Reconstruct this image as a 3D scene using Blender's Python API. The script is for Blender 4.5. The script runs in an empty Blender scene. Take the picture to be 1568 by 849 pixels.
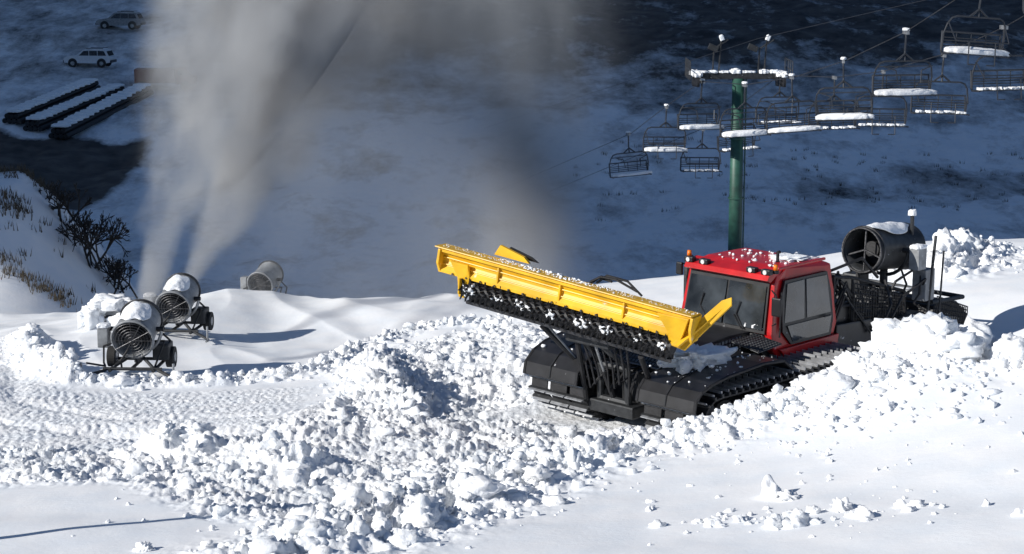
import bpy, bmesh, math, numpy as np
from mathutils import Matrix, Vector, Euler
rng=np.random.default_rng(7)
S=bpy.context.scene
S.view_settings.view_transform='Standard'; S.view_settings.look='None'; S.view_settings.exposure=0
def link(o): S.collection.objects.link(o); return o
# ---------------------------------------------------------------- camera
cam=bpy.data.cameras.new('camera'); co=link(bpy.data.objects.new('camera',cam))
cam.sensor_width=36; cam.lens=70.0; cam.clip_end=5000; cam.clip_start=.5
co.location=(0,0,0); co.rotation_euler=(math.radians(80),0,0); S.camera=co
# ---------------------------------------------------------------- light
EL=math.radians(27); sv=Vector((-.9*math.cos(EL),-.43*math.cos(EL),math.sin(EL))).normalized()
sl=bpy.data.lights.new('sun','SUN'); sl.energy=5; sl.angle=math.radians(.5); sl.color=(1,.965,.91)
so=link(bpy.data.objects.new('sun',sl)); so.rotation_euler=sv.to_track_quat('Z','Y').to_euler(); so.location=(-30,0,40)
W=bpy.data.worlds.new('World'); S.world=W; W.use_nodes=True
nt=W.node_tree; sky=nt.nodes.new('ShaderNodeTexSky'); sky.sky_type='NISHITA'; sky.sun_disc=False
sky.sun_elevation=EL; sky.sun_rotation=math.atan2(sv.x,sv.y)%(2*math.pi); sky.altitude=2800; sky.dust_density=0; sky.ozone_density=3.5
nt.links.new(sky.outputs[0],nt.nodes['Background'].inputs[0]); nt.nodes['Background'].inputs[1].default_value=.085
# ---------------------------------------------------------------- materials
def mat(name,col,rough=.5,metal=0,bump=0,bscale=20,var=0,vscale=6,spec=None,dust=0):
    m=bpy.data.materials.new(name); m.use_nodes=True; t=m.node_tree; b=t.nodes['Principled BSDF']
    b.inputs['Base Color'].default_value=(*col,1); b.inputs['Roughness'].default_value=rough; b.inputs['Metallic'].default_value=metal
    if spec is not None: b.inputs['Specular IOR Level'].default_value=spec
    tc=t.nodes.new('ShaderNodeTexCoord')
    if var or dust:
        n=t.nodes.new('ShaderNodeTexNoise'); n.inputs['Scale'].default_value=vscale; n.inputs['Detail'].default_value=6
        t.links.new(tc.outputs['Object'],n.inputs['Vector'])
        r=t.nodes.new('ShaderNodeValToRGB'); r.color_ramp.elements[0].position=.35; r.color_ramp.elements[1].position=.68
        r.color_ramp.elements[0].color=(*[c*(1-var) for c in col],1); r.color_ramp.elements[1].color=(*[min(1,c*(1+var)) for c in col],1)
        t.links.new(n.outputs['Fac'],r.inputs[0]); out=r.outputs[0]
        if dust:
            n2=t.nodes.new('ShaderNodeTexNoise'); n2.inputs['Scale'].default_value=vscale*2.2; n2.inputs['Detail'].default_value=8
            t.links.new(tc.outputs['Object'],n2.inputs['Vector'])
            mr=t.nodes.new('ShaderNodeMapRange'); mr.inputs[1].default_value=.72-dust*.3; mr.inputs[2].default_value=.80-dust*.25; mr.inputs[4].default_value=.8
            t.links.new(n2.outputs['Fac'],mr.inputs[0])
            mx=t.nodes.new('ShaderNodeMix'); mx.data_type='RGBA'; mx.inputs[7].default_value=(.8,.82,.86,1)
            t.links.new(mr.outputs[0],mx.inputs[0]); t.links.new(out,mx.inputs[6]); out=mx.outputs[2]
        t.links.new(out,b.inputs['Base Color'])
    if bump:
        n=t.nodes.new('ShaderNodeTexNoise'); n.inputs['Scale'].default_value=bscale; n.inputs['Detail'].default_value=6
        t.links.new(tc.outputs['Object'],n.inputs['Vector'])
        bp=t.nodes.new('ShaderNodeBump'); bp.inputs['Strength'].default_value=bump; bp.inputs['Distance'].default_value=.03
        t.links.new(n.outputs['Fac'],bp.inputs['Height']); t.links.new(bp.outputs[0],b.inputs['Normal'])
    return m
BLACK=mat('black_rubber',(.014,.014,.016),.6,0,.2,30,.4)
BLKP=mat('black_plastic',(.013,.013,.015),.42,0,.1,6,.4,3,dust=.08)
STEEL=mat('dark_steel',(.09,.09,.095),.45,.7,.2,20,.4)
GALV=mat('galvanised_steel',(.32,.33,.34),.45,.6,.1,20,.3)
GREY=mat('grey_paint',(.24,.25,.26),.5,0,.1,20,.25,dust=.2)
DGREY=mat('weathered_dark_metal',(.04,.042,.045),.5,.4,.1,20,.3,dust=.12)
YEL=mat('yellow_paint',(.76,.43,.014),.42,0,.1,5,.2,2,dust=.10)
RED=mat('red_paint',(.50,.012,.014),.3,0,.04,3,.2,2,dust=.06)
GLASS=mat('tinted_glass',(.035,.040,.044),.05,0,.04,2,.8,1.6,spec=1.0)  # lighter noise patches in the colour stand in for reflections
GREEN=mat('green_tower_paint',(.024,.085,.06),.5,0,.1,8,.35,2)
ORANGE=mat('orange_lens',(.9,.2,.01),.3)
LENS=mat('lamp_lens',(.7,.7,.68),.15)
WHITE=mat('white_car_paint',(.65,.66,.68),.35,0,0,1,.05)
TYRE=mat('tyre_rubber',(.02,.02,.02),.8)
CHAIR=mat('chair_steel',(.045,.05,.06),.45,.4)
TWIG=mat('bare_twigs',(.025,.022,.02),.9,0,0,1,.3)
STRAW=mat('dry_grass_blades',(.08,.065,.045),.9,0,0,1,.3)
WOOD=mat('dark_pipe_coating',(.015,.015,.017),.6,0,0,1,.4)
FRED=mat('red_truck_paint',(.13,.015,.015),.5)
def snowmat(name,ground=False):
    m=bpy.data.materials.new(name); m.use_nodes=True; t=m.node_tree; b=t.nodes['Principled BSDF']; N=t.nodes.new; L=t.links.new
    b.inputs['Roughness'].default_value=.7; b.inputs['Specular IOR Level'].default_value=.18
    g=N('ShaderNodeNewGeometry')
    n=N('ShaderNodeTexNoise'); n.inputs['Scale'].default_value=1.3; n.inputs['Detail'].default_value=5; L(g.outputs['Position'],n.inputs['Vector'])
    r=N('ShaderNodeValToRGB'); r.color_ramp.elements[0].color=(.85,.885,.92,1); r.color_ramp.elements[1].color=(.94,.945,.95,1)
    r.color_ramp.elements[0].position=.3; r.color_ramp.elements[1].position=.65
    L(n.outputs['Fac'],r.inputs[0]); col=r.outputs[0]
    n1=N('ShaderNodeTexNoise'); n1.inputs['Scale'].default_value=9; n1.inputs['Detail'].default_value=9; n1.inputs['Roughness'].default_value=.66; L(g.outputs['Position'],n1.inputs['Vector'])
    bp=N('ShaderNodeBump'); bp.inputs['Distance'].default_value=.08; L(n1.outputs['Fac'],bp.inputs['Height'])
    if ground:
        a=N('ShaderNodeAttribute'); a.attribute_name='masks'; sp=N('ShaderNodeSeparateColor'); L(a.outputs['Color'],sp.inputs[0])
        mr=N('ShaderNodeMapRange'); mr.inputs[3].default_value=.12; mr.inputs[4].default_value=.85; L(sp.outputs[1],mr.inputs[0]); L(mr.outputs[0],bp.inputs['Strength'])
        n2=N('ShaderNodeTexNoise'); n2.inputs['Scale'].default_value=.22; n2.inputs['Detail'].default_value=10; n2.inputs['Roughness'].default_value=.74
        mp=N('ShaderNodeMapping'); mp.inputs['Scale'].default_value=(1,.45,2.2); L(g.outputs['Position'],mp.inputs[0]); L(mp.outputs[0],n2.inputs['Vector'])
        ad=N('ShaderNodeMath'); ad.operation='ADD'; L(sp.outputs[0],ad.inputs[0]); L(n2.outputs['Fac'],ad.inputs[1])
        m2=N('ShaderNodeMapRange'); m2.inputs[1].default_value=.86; m2.inputs[2].default_value=1.16; L(ad.outputs[0],m2.inputs[0])
        n3=N('ShaderNodeTexNoise'); n3.inputs['Scale'].default_value=.5; n3.inputs['Detail'].default_value=7; L(g.outputs['Position'],n3.inputs['Vector'])
        r3=N('ShaderNodeValToRGB'); r3.color_ramp.elements[0].color=(.032,.031,.032,1); r3.color_ramp.elements[1].color=(.14,.125,.11,1)
        r3.color_ramp.elements[0].position=.35; r3.color_ramp.elements[1].position=.75; L(n3.outputs['Fac'],r3.inputs[0])
        mx=N('ShaderNodeMix'); mx.data_type='RGBA'; L(m2.outputs[0],mx.inputs[0]); L(col,mx.inputs[6]); L(r3.outputs[0],mx.inputs[7]); col=mx.outputs[2]
    else: bp.inputs['Strength'].default_value=.5
    L(col,b.inputs['Base Color']); L(bp.outputs[0],b.inputs['Normal'])
    return m
SNOW=snowmat('snow'); GSNOW=snowmat('snow_ground_surface',True)
# ---------------------------------------------------------------- noise
_p=rng.permutation(4096); _g=rng.uniform(0,2*np.pi,4096)
def perlin(x,y):
    xi=np.floor(x).astype(np.int64); yi=np.floor(y).astype(np.int64); xf=x-xi; yf=y-yi
    u=xf*xf*xf*(xf*(xf*6-15)+10); v=yf*yf*yf*(yf*(yf*6-15)+10)
    def gr(i,j,dx,dy):
        a=_g[_p[(_p[i&4095]+j)&4095]]; return np.cos(a)*dx+np.sin(a)*dy
    n0=gr(xi,yi,xf,yf); n1=gr(xi+1,yi,xf-1,yf); n2=gr(xi,yi+1,xf,yf-1); n3=gr(xi+1,yi+1,xf-1,yf-1)
    return (n0*(1-u)+n1*u)*(1-v)+(n2*(1-u)+n3*u)*v
def ss(a,b,x):
    t=np.clip((x-a)/(b-a),0,1); return t*t*(3-2*t)
# ---------------------------------------------------------------- terrain control points (x,y,z): from image coordinates at assumed distances, some set by hand
C=[(-6.16,23,-7.44),(-2.95,22.5,-7.28),(0,22,-7.12),(2.98,21,-6.79),(5.35,20,-6.47),(-7.19,27,-7.88),(-4.52,27.5,-7.84),(-1.66,26.5,-7.74),(1.08,27.5,-7.64),(3.80,27,-7.32),(6.88,26,-6.59),(-8.48,32,-8.45),(-5.23,32,-8.34),(-2.05,33,-8.31),(.75,33.7,-8.6),(2.9,32.3,-8.35),(3.88,31.3,-7.78),(5.38,31,-7.11),(6.3,30.5,-6.53),(7.2,30,-6.52),(7.76,29.5,-6.46),(-10.02,38,-8.98),(-7.56,38.5,-9.10),(-3.63,38,-8.85),
(-7.88,40.5,-9.26),(-7.99,46,-9.48),(-6.99,46,-9.60),(-13.12,50,-10.27),(-11.55,52,-10.41),(-8.03,53,-9.89),(-6.13,55,-10.28),(-2.88,56,-10.7),(-1.11,52,-9.65),(1.22,48,-9.2),(-4.38,46,-9.76),(-5.42,42,-9.42),(-2.95,48,-9.69),(-1.15,41,-8.84),(.49,41,-8.70),(9.08,54,-8.93),(10.55,50,-7.9),(13.53,52,-8.15),(9.47,42,-7.94),(10.22,39,-7.84),(10.88,47,-7.95),
(4,35,-8.57),(6,37,-8.57),(8,39.5,-8.5),(2,36.5,-8.6),(6,34,-8.57),(1.5,33.5,-8.6),(8.2,36.5,-8.4)]
C=np.array(C); PP=C[:,:2]; nP=len(PP)
def kk(r2): return .5*r2*np.log(r2+1e-9)
D2=((PP[:,None]-PP[None])**2).sum(2)
A=np.zeros((nP+3,nP+3)); A[:nP,:nP]=kk(D2)+np.eye(nP)*.6; A[:nP,nP]=1; A[:nP,nP+1:]=PP; A[nP,:nP]=1; A[nP+1:,:nP]=PP.T
bb=np.zeros(nP+3); bb[:nP]=C[:,2]; WW=np.linalg.solve(A,bb)
def near(x,y):
    x=np.clip(x,-16,16); y=np.clip(y,17,58); z=WW[nP]+WW[nP+1]*x+WW[nP+2]*y
    for i in range(nP): z=z+WW[i]*kk((x-PP[i,0])**2+(y-PP[i,1])**2)
    return z
def pdist(x,y,pts):
    d=np.full(x.shape,1e9)
    for (ax,ay),(bx,by) in zip(pts[:-1],pts[1:]):
        dx,dy=bx-ax,by-ay; t=np.clip(((x-ax)*dx+(y-ay)*dy)/(dx*dx+dy*dy),0,1)
        d=np.minimum(d,np.hypot(x-ax-t*dx,y-ay-t*dy))
    return d
def inside(x,y,pts):
    c=np.zeros(x.shape,bool); n=len(pts)
    for i in range(n):
        ax,ay=pts[i]; bx,by=pts[(i+1)%n]
        if ay==by: continue
        c^=((ay>y)!=(by>y))&(x<(bx-ax)*(y-ay)/(by-ay)+ax)
    return c
def polymask(x,y,pts,soft):
    d=pdist(x,y,pts+[pts[0]]); s=np.where(inside(x,y,pts),d,-d); return ss(-soft,soft,s)
ridge=[(-2.7,22.5),(-1.7,23.8),(-.7,25.8),(.4,27.9),(1.7,29.2),(3,29.4),(4,29.9),(5.1,30),(6.1,30.3),(7.0,30.0),(8.4,29)]
churn=[(-8.3,31.3),(-5.6,30.8),(-4.1,33.1),(-2.8,37.6),(-2.5,44),(-.4,46.2),(1.6,44.1),(3.6,38),(1.9,32.5),(-.8,26.3),(-2.1,23.7),(-3.9,25.2),(-5.5,27.7),(-7.5,28.1)]
edge=[(-11.6,46),(-10.4,42),(-8.8,39.2),(-6.4,39.3),(-4.1,39.9),(-3.4,44.9),(-2.1,46.7),(.2,46.7)]
cat=[(-12.6,47),(-11.4,45.5),(-8.9,38.3),(-3.9,38),(-4.1,33.1),(-5.6,30.8),(-8.3,31.3),(-12,38)]
wall=[(-10.9,44.8),(-10.3,42.5),(-9.5,40.5),(-8.9,39.4)]
heap=[(10.0,45.5),(10.8,46.5),(11.2,47.5)]
bank=[(-2.9,40.5),(-2.6,38),(-2.3,36.2),(-1.7,34.6)]
bank2=[(-5.6,30.6),(-4.0,29.6),(-3.0,28.2)]
farY=[40,58,62,75,95,120,150,172,185,196,208,230,300,400,600,900]
farZ=[-10,-11.7,-13.2,-18,-20.6,-20.8,-19.8,-17.2,-15.4,-13.6,-10.6,-8,3,32,95,180]
def masks(x,y):
    ch=polymask(x,y,churn,.5); rd=np.exp(-(pdist(x,y,ridge)/.85)**2); ed=np.exp(-(pdist(x,y,edge)/.35)**2)
    hp=np.exp(-(pdist(x,y,heap)/.9)**2); gr=polymask(x,y,cat,.4)
    return ch,rd,ed,hp,gr
def height(x,y,fine=True):
    x=np.asarray(x,float); y=np.asarray(y,float)
    zn=near(x,y)
    ch,rd,ed,hp,gr=masks(x,y)
    bk=np.exp(-(pdist(x,y,bank)/.6)**2); bk2=np.exp(-(pdist(x,y,bank2)/.45)**2)
    dx,dy=x-3.57,y-35.3; lx=-.707*(dx+dy); ly=.707*(dx-dy)
    foot=ss(3.6,2.9,lx)*ss(-7.2,-6.4,lx)*ss(2.9,2.2,np.abs(ly))
    n1=perlin(x*.9,y*.9); n2=1-2*np.abs(perlin(x*1.9+9,y*1.9)); n3=1-2*np.abs(perlin(x*4.6,y*4.6+7)); n4=perlin(x*11,y*11); n5=perlin(x*24,y*24); nb=1-2*np.abs(perlin(x*9+3,y*9))
    rough=np.clip(.7*ch+rd+.8*ed+.9*hp+.6*bk,0,1.15)*(1-.75*foot)
    zn=zn+rough*(.15*n1+.19*(n2-.6)+.13*(n3-.55)+.08*(nb-.5)+.06*n4+.03*n5)
    zn=zn+.20*rd*(n2-.3)*(1-foot)+.14*ed+.45*np.exp(-(pdist(x,y,wall)/.35)**2)*(.8+.5*n1)+.42*hp*(n2)
    zn=zn+.30*bk*(.75+.6*n1+.3*n2)+.28*bk2*(.7+.7*n2)
    zn=zn-.34*np.exp(-((x+.7)/1.3)**2-((y-36.6)/2.0)**2)*(1-foot)-.16*np.exp(-((x+2.6)/1.0)**2-((y-30.2)/.9)**2)
    sm=1-np.clip(rough,0,1)
    zn=zn+sm*(.05*perlin(x*.35,y*.35)+.012*perlin(x*1.7,y*1.2))
    ph=x*.95+y*.25+.8*np.sin(y*.12)+.35*n1
    zn=zn+gr*sm*(.025*n4+.02*n5+.03*(nb-.5)+.018*(n3-.5)+.006*np.sin(ph*34)*(n1>-.1))
    zn=zn+gr*(-.05*np.exp(-(pdist(x,y,[(-11.2,44),(-9.5,37),(-7,34.5),(-3,34)])/.22)**2)-.05*np.exp(-(pdist(x,y,[(-11.9,42),(-10.3,35.6),(-7.5,33),(-4,32.3)])/.22)**2))
    for R_ in ([(1.2,32.8),(-3,31.5),(-7,33)],[(2.2,31.7),(-2,29.7),(-6,30)]): zn=zn-.14*np.exp(-(pdist(x,y,R_)/.45)**2)
    dr=ss(40,44,y)*ss(1,-2,x)*sm
    zn=zn+dr*(.22*perlin(x*.42+3,y*.16)+.10*(1-2*np.abs(perlin(x*.55+.2*y,y*.12+4)))+.03*perlin(x*1.4,y*.9))
    zn=zn+.07*ss(28,24,y)*sm*perlin(x*.3+y*.25,y*.5)
    zf=np.interp(y,farY,farZ)+4.0*np.exp(-((x+27)/8)**2-((y-96)/12)**2)+8.5*np.exp(-((x+19.3)/5.2)**2-((y-76)/8)**2)+1.6*perlin(x*.05,y*.04)*ss(70,95,y)+.6*perlin(x*.17,y*.12)*ss(66,80,y)+.28*perlin(x*.5,y*.3)*ss(66,80,y)+.14*(1-2*np.abs(perlin(x*.9,y*.5)))*ss(66,80,y)
    zf=zf+.12*np.clip(y-230,0,300)*perlin(x*.012+4,y*.012)
    z=zn*(1-ss(56,70,y))+zf*ss(56,70,y)
    return z
def hz(x,y): return float(height(np.array([x]),np.array([y]))[0])
# ground sheet
sc=np.linspace(-1,1,661); e=1+.012*(1.07**np.arange(1,80)-1)/.07; sx=np.concatenate([-e[::-1],sc,e])
ys=[9.0]
while ys[-1]<17: ys.append(ys[-1]*1.02)
while ys[-1]<58: ys.append(ys[-1]*1.00195)
while ys[-1]<72: ys.append(ys[-1]*1.004)
while ys[-1]<260: ys.append(ys[-1]*1.0055)
while ys[-1]<1500: ys.append(ys[-1]*1.03)
ys=np.array(ys); nx,ny=len(sx),len(ys)
Y=np.repeat(ys[:,None],nx,1); X=sx[None,:]*(ys[:,None]*.262+.8)
Xf,Yf=X.ravel(),Y.ravel(); Z=height(Xf,Yf)
def mesh_np(name,verts,faces,mats,smooth=True):
    me=bpy.data.meshes.new(name); me.vertices.add(len(verts)); me.vertices.foreach_set('co',np.ascontiguousarray(verts,dtype=np.float32).ravel())
    k=faces.shape[1]; me.loops.add(faces.size); me.loops.foreach_set('vertex_index',faces.ravel().astype(np.int32))
    me.polygons.add(len(faces)); me.polygons.foreach_set('loop_start',np.arange(0,faces.size,k,dtype=np.int32))
    me.update(calc_edges=True)
    if smooth: me.polygons.foreach_set('use_smooth',np.ones(len(faces),bool))
    for m in mats: me.materials.append(m)
    me.validate(); return me
def gridfaces(ny,nx):
    idx=np.arange(nx*ny).reshape(ny,nx); return np.stack([idx[:-1,:-1].ravel(),idx[:-1,1:].ravel(),idx[1:,1:].ravel(),idx[1:,:-1].ravel()],1)
me=mesh_np('snow_ground',np.stack([Xf,Yf,Z],1),gridfaces(ny,nx),[GSNOW])
ch,rd,ed,hp,gr=masks(Xf,Yf)
dirt=np.zeros_like(Xf)+.37*ss(66,80,Yf)
bx_=Xf+2.5*perlin(Xf*.1,Yf*.1); by_=Yf+5*perlin(Xf*.15+3,Yf*.05)
dirt=np.maximum(dirt,.9*ss(-28,-33,bx_)*ss(138,146,by_)*ss(172,167,by_))
dirt=np.maximum(dirt,.70*ss(155,210,by_)*ss(-30,-10,bx_))
dirt=np.maximum(dirt,.49*ss(170,180,Yf))
dirt=np.maximum(dirt,.50*ss(70,78,Yf)*ss(104,96,Yf)*ss(-13,-17,Xf))
dirt=np.maximum(dirt,.46*ss(142,148,by_)*ss(164,158,by_)*ss(10,22,bx_))
dirt=np.maximum(dirt,.50*ss(168,176,by_)*ss(0,12,bx_))
dirt*=ss(64,72,Yf)
rough=np.clip(.8*ch+rd+ed+hp+.5*gr,0,1)
rough=np.maximum(rough,.6*ss(70,90,Yf))
cols=np.stack([dirt,rough,gr,np.ones_like(gr)],1).astype(np.float32)
at=me.color_attributes.new('masks','FLOAT_COLOR','POINT'); at.data.foreach_set('color',cols.ravel())
link(bpy.data.objects.new('snow_ground',me))
# unseen ridge added on the sunward (left) side, shaped to shade the valley
mx_=np.linspace(-900,-95,90); my_=np.linspace(-300,1100,240); MX,MY=np.meshgrid(mx_,my_); w_=MY-.48*MX
H=91+134*ss(108,129,w_)
MZ=-22+(H+22)*ss(-96,-178,MX)*ss(74,79,w_+1.0*perlin(MX*.02,MY*.02))+ss(-185,-300,MX)*(8*perlin(MX*.03,MY*.03)-30*ss(-200,-900,MX))
mm=mesh_np('shadow_caster_ridge',np.stack([MX.ravel(),MY.ravel(),MZ.ravel()],1),gridfaces(240,90),[GSNOW]); link(bpy.data.objects.new('shadow_caster_ridge',mm))
# ---------------------------------------------------------------- snow clods
def icos(sub):
    bm=bmesh.new(); bmesh.ops.create_icosphere(bm,subdivisions=sub,radius=1)
    v=np.array([x.co[:] for x in bm.verts]); f=np.array([[y.index for y in x.verts] for x in bm.faces]); bm.free(); return v,f
def variants(sub,n):
    v,f=icos(sub); out=[]
    for i in range(n):
        r=np.ones(len(v))
        for k in range(4):
            d=rng.normal(size=3); d/=np.linalg.norm(d); t=v@d; c=rng.uniform(.65,.9); q=np.where(t>c*.75,c/np.maximum(t,1e-3),9); r=np.minimum(r,.55*r+.45*np.minimum(r,q))
        for am,fr in ((.16,2.5),(.13,4.5),(.09,8),(.05,14)):
            if sub<3 and fr>6: continue
            r=r*(1+am*np.sin(v@rng.normal(size=3)*fr+rng.uniform(0,6))*np.cos(v@rng.normal(size=3)*fr+rng.uniform(0,6))*1.5)
        out.append(v*r[:,None])
    return out,f
VA={2:variants(2,16),3:variants(3,20),4:variants(4,12)}
def clods(name,pos,size,sub,sink=.25,parent=None,basez=None):
    vs,f=VA[sub]; nv=len(vs[0]); n=len(pos); V=np.zeros((n,nv,3)); 
    z=height(pos[:,0],pos[:,1]) if basez is None else basez
    for i in range(n):
        q=rng.normal(size=4); q/=np.linalg.norm(q); w,a,b,c=q
        R=np.array([[1-2*(b*b+c*c),2*(a*b-c*w),2*(a*c+b*w)],[2*(a*b+c*w),1-2*(a*a+c*c),2*(b*c-a*w)],[2*(a*c-b*w),2*(b*c+a*w),1-2*(a*a+b*b)]])
        s=size[i]*rng.uniform(.7,1.3,3)*np.array([1,1,.8])
        V[i]=(vs[i%len(vs)]@R.T)*s+np.array([pos[i,0],pos[i,1],z[i]+size[i]*(.6-sink)])
    FF=(f[None]+np.arange(n)[:,None,None]*nv).reshape(-1,3)
    m=mesh_np(name,V.reshape(-1,3),FF,[SNOW]); o=link(bpy.data.objects.new(name,m)); 
    if parent: o.parent=parent
    return o
def along(pts,n,sig):
    pts=np.array(pts,float); L=np.linalg.norm(np.diff(pts,axis=0),axis=1); c=np.concatenate([[0],np.cumsum(L)]); t=rng.uniform(0,c[-1],n)
    return np.stack([np.interp(t,c,pts[:,0]),np.interp(t,c,pts[:,1])],1)+rng.normal(size=(n,2))*sig
def inpoly(pts,n,cl=.0):
    a=np.array(pts); lo,hi=a.min(0),a.max(0); q=rng.uniform(lo,hi,(n*8,2)); q=q[inside(q[:,0],q[:,1],pts)]
    q=q[perlin(q[:,0]*.6+5,q[:,1]*.45)+.35*rng.normal(size=len(q))*.5>cl][:n]; return q
def clearv(p):
    dx,dy=p[:,0]-3.57,p[:,1]-35.3; lx=-.707*(dx+dy); ly=.707*(dx-dy); return p[~((lx<3.2)&(lx>-7)&(abs(ly)<2.25))]
def ln(n,m,s,lo,hi): return np.clip(rng.lognormal(math.log(m),s,n),lo,hi)
sm=np.concatenate([along(ridge,2300,.65),along(edge,900,.25),inpoly(churn,1600,.05),along(heap,260,.8),along(bank,400,.6),along([(3,29.4),(5,29.4),(8,28)],300,.8),along([(1.6,32.2),(3.2,31.2),(5,31.8)],260,.35)]); sm=clearv(sm)
clods('snow_clod_debris',sm,ln(len(sm),.034,.5,.015,.11),2,.45)
md=np.concatenate([along(ridge,420,.5),along(edge,110,.18),inpoly(churn,110,.1),along(heap,90,.7),along(bank,50,.5),along([(4.5,30.3),(6.5,30.5),(8.3,29.6)],110,.5),along([(1.8,31.9),(3.2,31.0),(5,31.6)],45,.3)]); md=clearv(md)
clods('snow_clod_field',md,ln(len(md),.09,.42,.05,.24),3,.52)
bigp=[(-2.39,36.6,.30),(-2.7,36.2,.22),(-5.0,30.6,.26),(-5.4,30.4,.16),(3.32,24.6,.17),(3.5,24.3,.12),(-4.43,23.1,.10),(3.38,22.8,.16),(3.1,22.7,.12),(4.15,22.75,.14),(4.0,23.3,.13),(1.85,30.3,.26),(1.4,29.9,.24),(.2,28.6,.2),(-1.2,26,.22),(.3,27.5,.25),(-.3,25.2,.22),(6.2,30.6,.42),(6.5,30.2,.38),(5.9,30.3,.34),(7.1,30.1,.42),(6.8,29.6,.3),(5.3,30.1,.3),(4.6,29.9,.24),(-2.2,23.6,.2),(-1.7,24.4,.18),(10.1,46.0,.42),(10.7,46.8,.40),(11.2,47.4,.36),(9.9,45.2,.3),(-.9,41,.2),(.6,40.6,.22),(-1.6,40.2,.22),(-3.1,34,.2),(3.4,29.6,.22)]
bp=np.array(bigp); clods('snow_boulders',bp[:,:2],bp[:,2],4,.5)
fg=np.concatenate([rng.uniform([1.5,21.5],[7,27.5],(90,2)),along([(2.2,23.4),(4.5,22.6)],70,.35),along([(3.5,27.8),(7,27)],60,.5),rng.uniform([-6,22.5],[-1,28],(20,2))])
clods('scattered_snow_crumbs',fg,ln(len(fg),.026,.65,.010,.11),3,.55)
# ---------------------------------------------------------------- part helpers
def empty(name,loc=(0,0,0),rot=(0,0,0),parent=None):
    o=link(bpy.data.objects.new(name,None)); o.location=loc; o.rotation_euler=rot; o.parent=parent; o.empty_display_size=.3; return o
def addbm(par,name,bm,m,smooth=False,bev=0):
    if bev:
        bmesh.ops.bevel(bm,geom=bm.edges[:],offset=bev,segments=2,affect='EDGES',profile=.6,clamp_overlap=True)
    bmesh.ops.recalc_face_normals(bm,faces=bm.faces[:])
    me=bpy.data.meshes.new(name); bm.to_mesh(me); bm.free(); me.materials.append(m)
    if smooth: me.polygons.foreach_set('use_smooth',[True]*len(me.polygons))
    o=link(bpy.data.objects.new(name,me)); o.parent=par; return o
def box(par,name,c,s,m,rot=(0,0,0),bev=.015):
    bm=bmesh.new(); bmesh.ops.create_cube(bm,size=1,matrix=Matrix.LocRotScale(Vector(c),Euler(rot),Vector(s)))
    return addbm(par,name,bm,m,bev=bev)
def tubes(par,name,lines,r,m,seg=8):
    bm=bmesh.new()
    for pts in lines:
        rr=r
        if isinstance(pts,tuple) and isinstance(pts[1],float) and isinstance(pts[0],list): rr=pts[1]; pts=pts[0]
        pts=[Vector(p) for p in pts]
        for a,b in zip(pts[:-1],pts[1:]):
            d=b-a
            if d.length<1e-5: continue
            M=Matrix.Translation((a+b)/2)@d.to_track_quat('Z','Y').to_matrix().to_4x4()
            bmesh.ops.create_cone(bm,cap_ends=True,segments=seg,radius1=rr,radius2=rr,depth=d.length+rr*.6,matrix=M)
    return addbm(par,name,bm,m,smooth=False)
def cone(par,name,a,b,r1,r2,m,seg=32,caps=True,smooth=False):
    a,b=Vector(a),Vector(b); d=b-a; bm=bmesh.new()
    bmesh.ops.create_cone(bm,cap_ends=caps,segments=seg,radius1=r1,radius2=r2,depth=d.length,matrix=Matrix.Translation((a+b)/2)@d.to_track_quat('Z','Y').to_matrix().to_4x4())
    return addbm(par,name,bm,m,smooth=smooth)
def prism(par,name,prof,y0,y1,m,bev=0,plane='xz'):
    bm=bmesh.new(); f=lambda p,y:(p[0],y,p[1]) if plane=='xz' else (y,p[0],p[1])
    a=[bm.verts.new(f(p,y0)) for p in prof]; b=[bm.verts.new(f(p,y1)) for p in prof]; n=len(prof)
    bm.faces.new(a); bm.faces.new(b[::-1])
    for i in range(n): bm.faces.new((a[i],b[i],b[(i+1)%n],a[(i+1)%n]))
    return addbm(par,name,bm,m,bev=bev)
def sheet(par,name,quad,m,th=.02):
    a,b,c,d=[Vector(q) for q in quad]; nrm=(b-a).cross(d-a).normalized()*th; bm=bmesh.new()
    lo=[bm.verts.new(p) for p in (a,b,c,d)]; hi=[bm.verts.new(p+nrm) for p in (a,b,c,d)]
    bm.faces.new(lo[::-1]); bm.faces.new(hi)
    for i in range(4): bm.faces.new((lo[i],lo[(i+1)%4],hi[(i+1)%4],hi[i]))
    return addbm(par,name,bm,m)
def grate(par,name,quad,nu,nv,r,m):
    a,b,c,d=[Vector(q) for q in quad]; L=[]
    for i in range(nu+1): t=i/nu; L.append([a.lerp(b,t),d.lerp(c,t)])
    for j in range(nv+1): t=j/nv; L.append([a.lerp(d,t),b.lerp(c,t)])
    return tubes(par,name,L,r,m,4)
def snowcap(par,name,c,s,rot=(0,0,0),amp=.25):
    v,f=icos(4); v=v.copy(); v[:,2]=np.maximum(v[:,2],-.25)
    sx_=np.sign(v)*np.abs(v)**.6
    n=1+amp*perlin(v[:,0]*2.3+c[0]*5,v[:,1]*2.3+c[1]*3)+amp*.6*perlin(v[:,0]*6+c[0],v[:,1]*6)
    v=sx_*n[:,None]*np.array(s)*.5; R=np.array(Euler(rot).to_matrix()); v=v@R.T+np.array(c)
    o=link(bpy.data.objects.new(name,mesh_np(name,v,f,[SNOW]))); o.parent=par; return o
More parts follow.
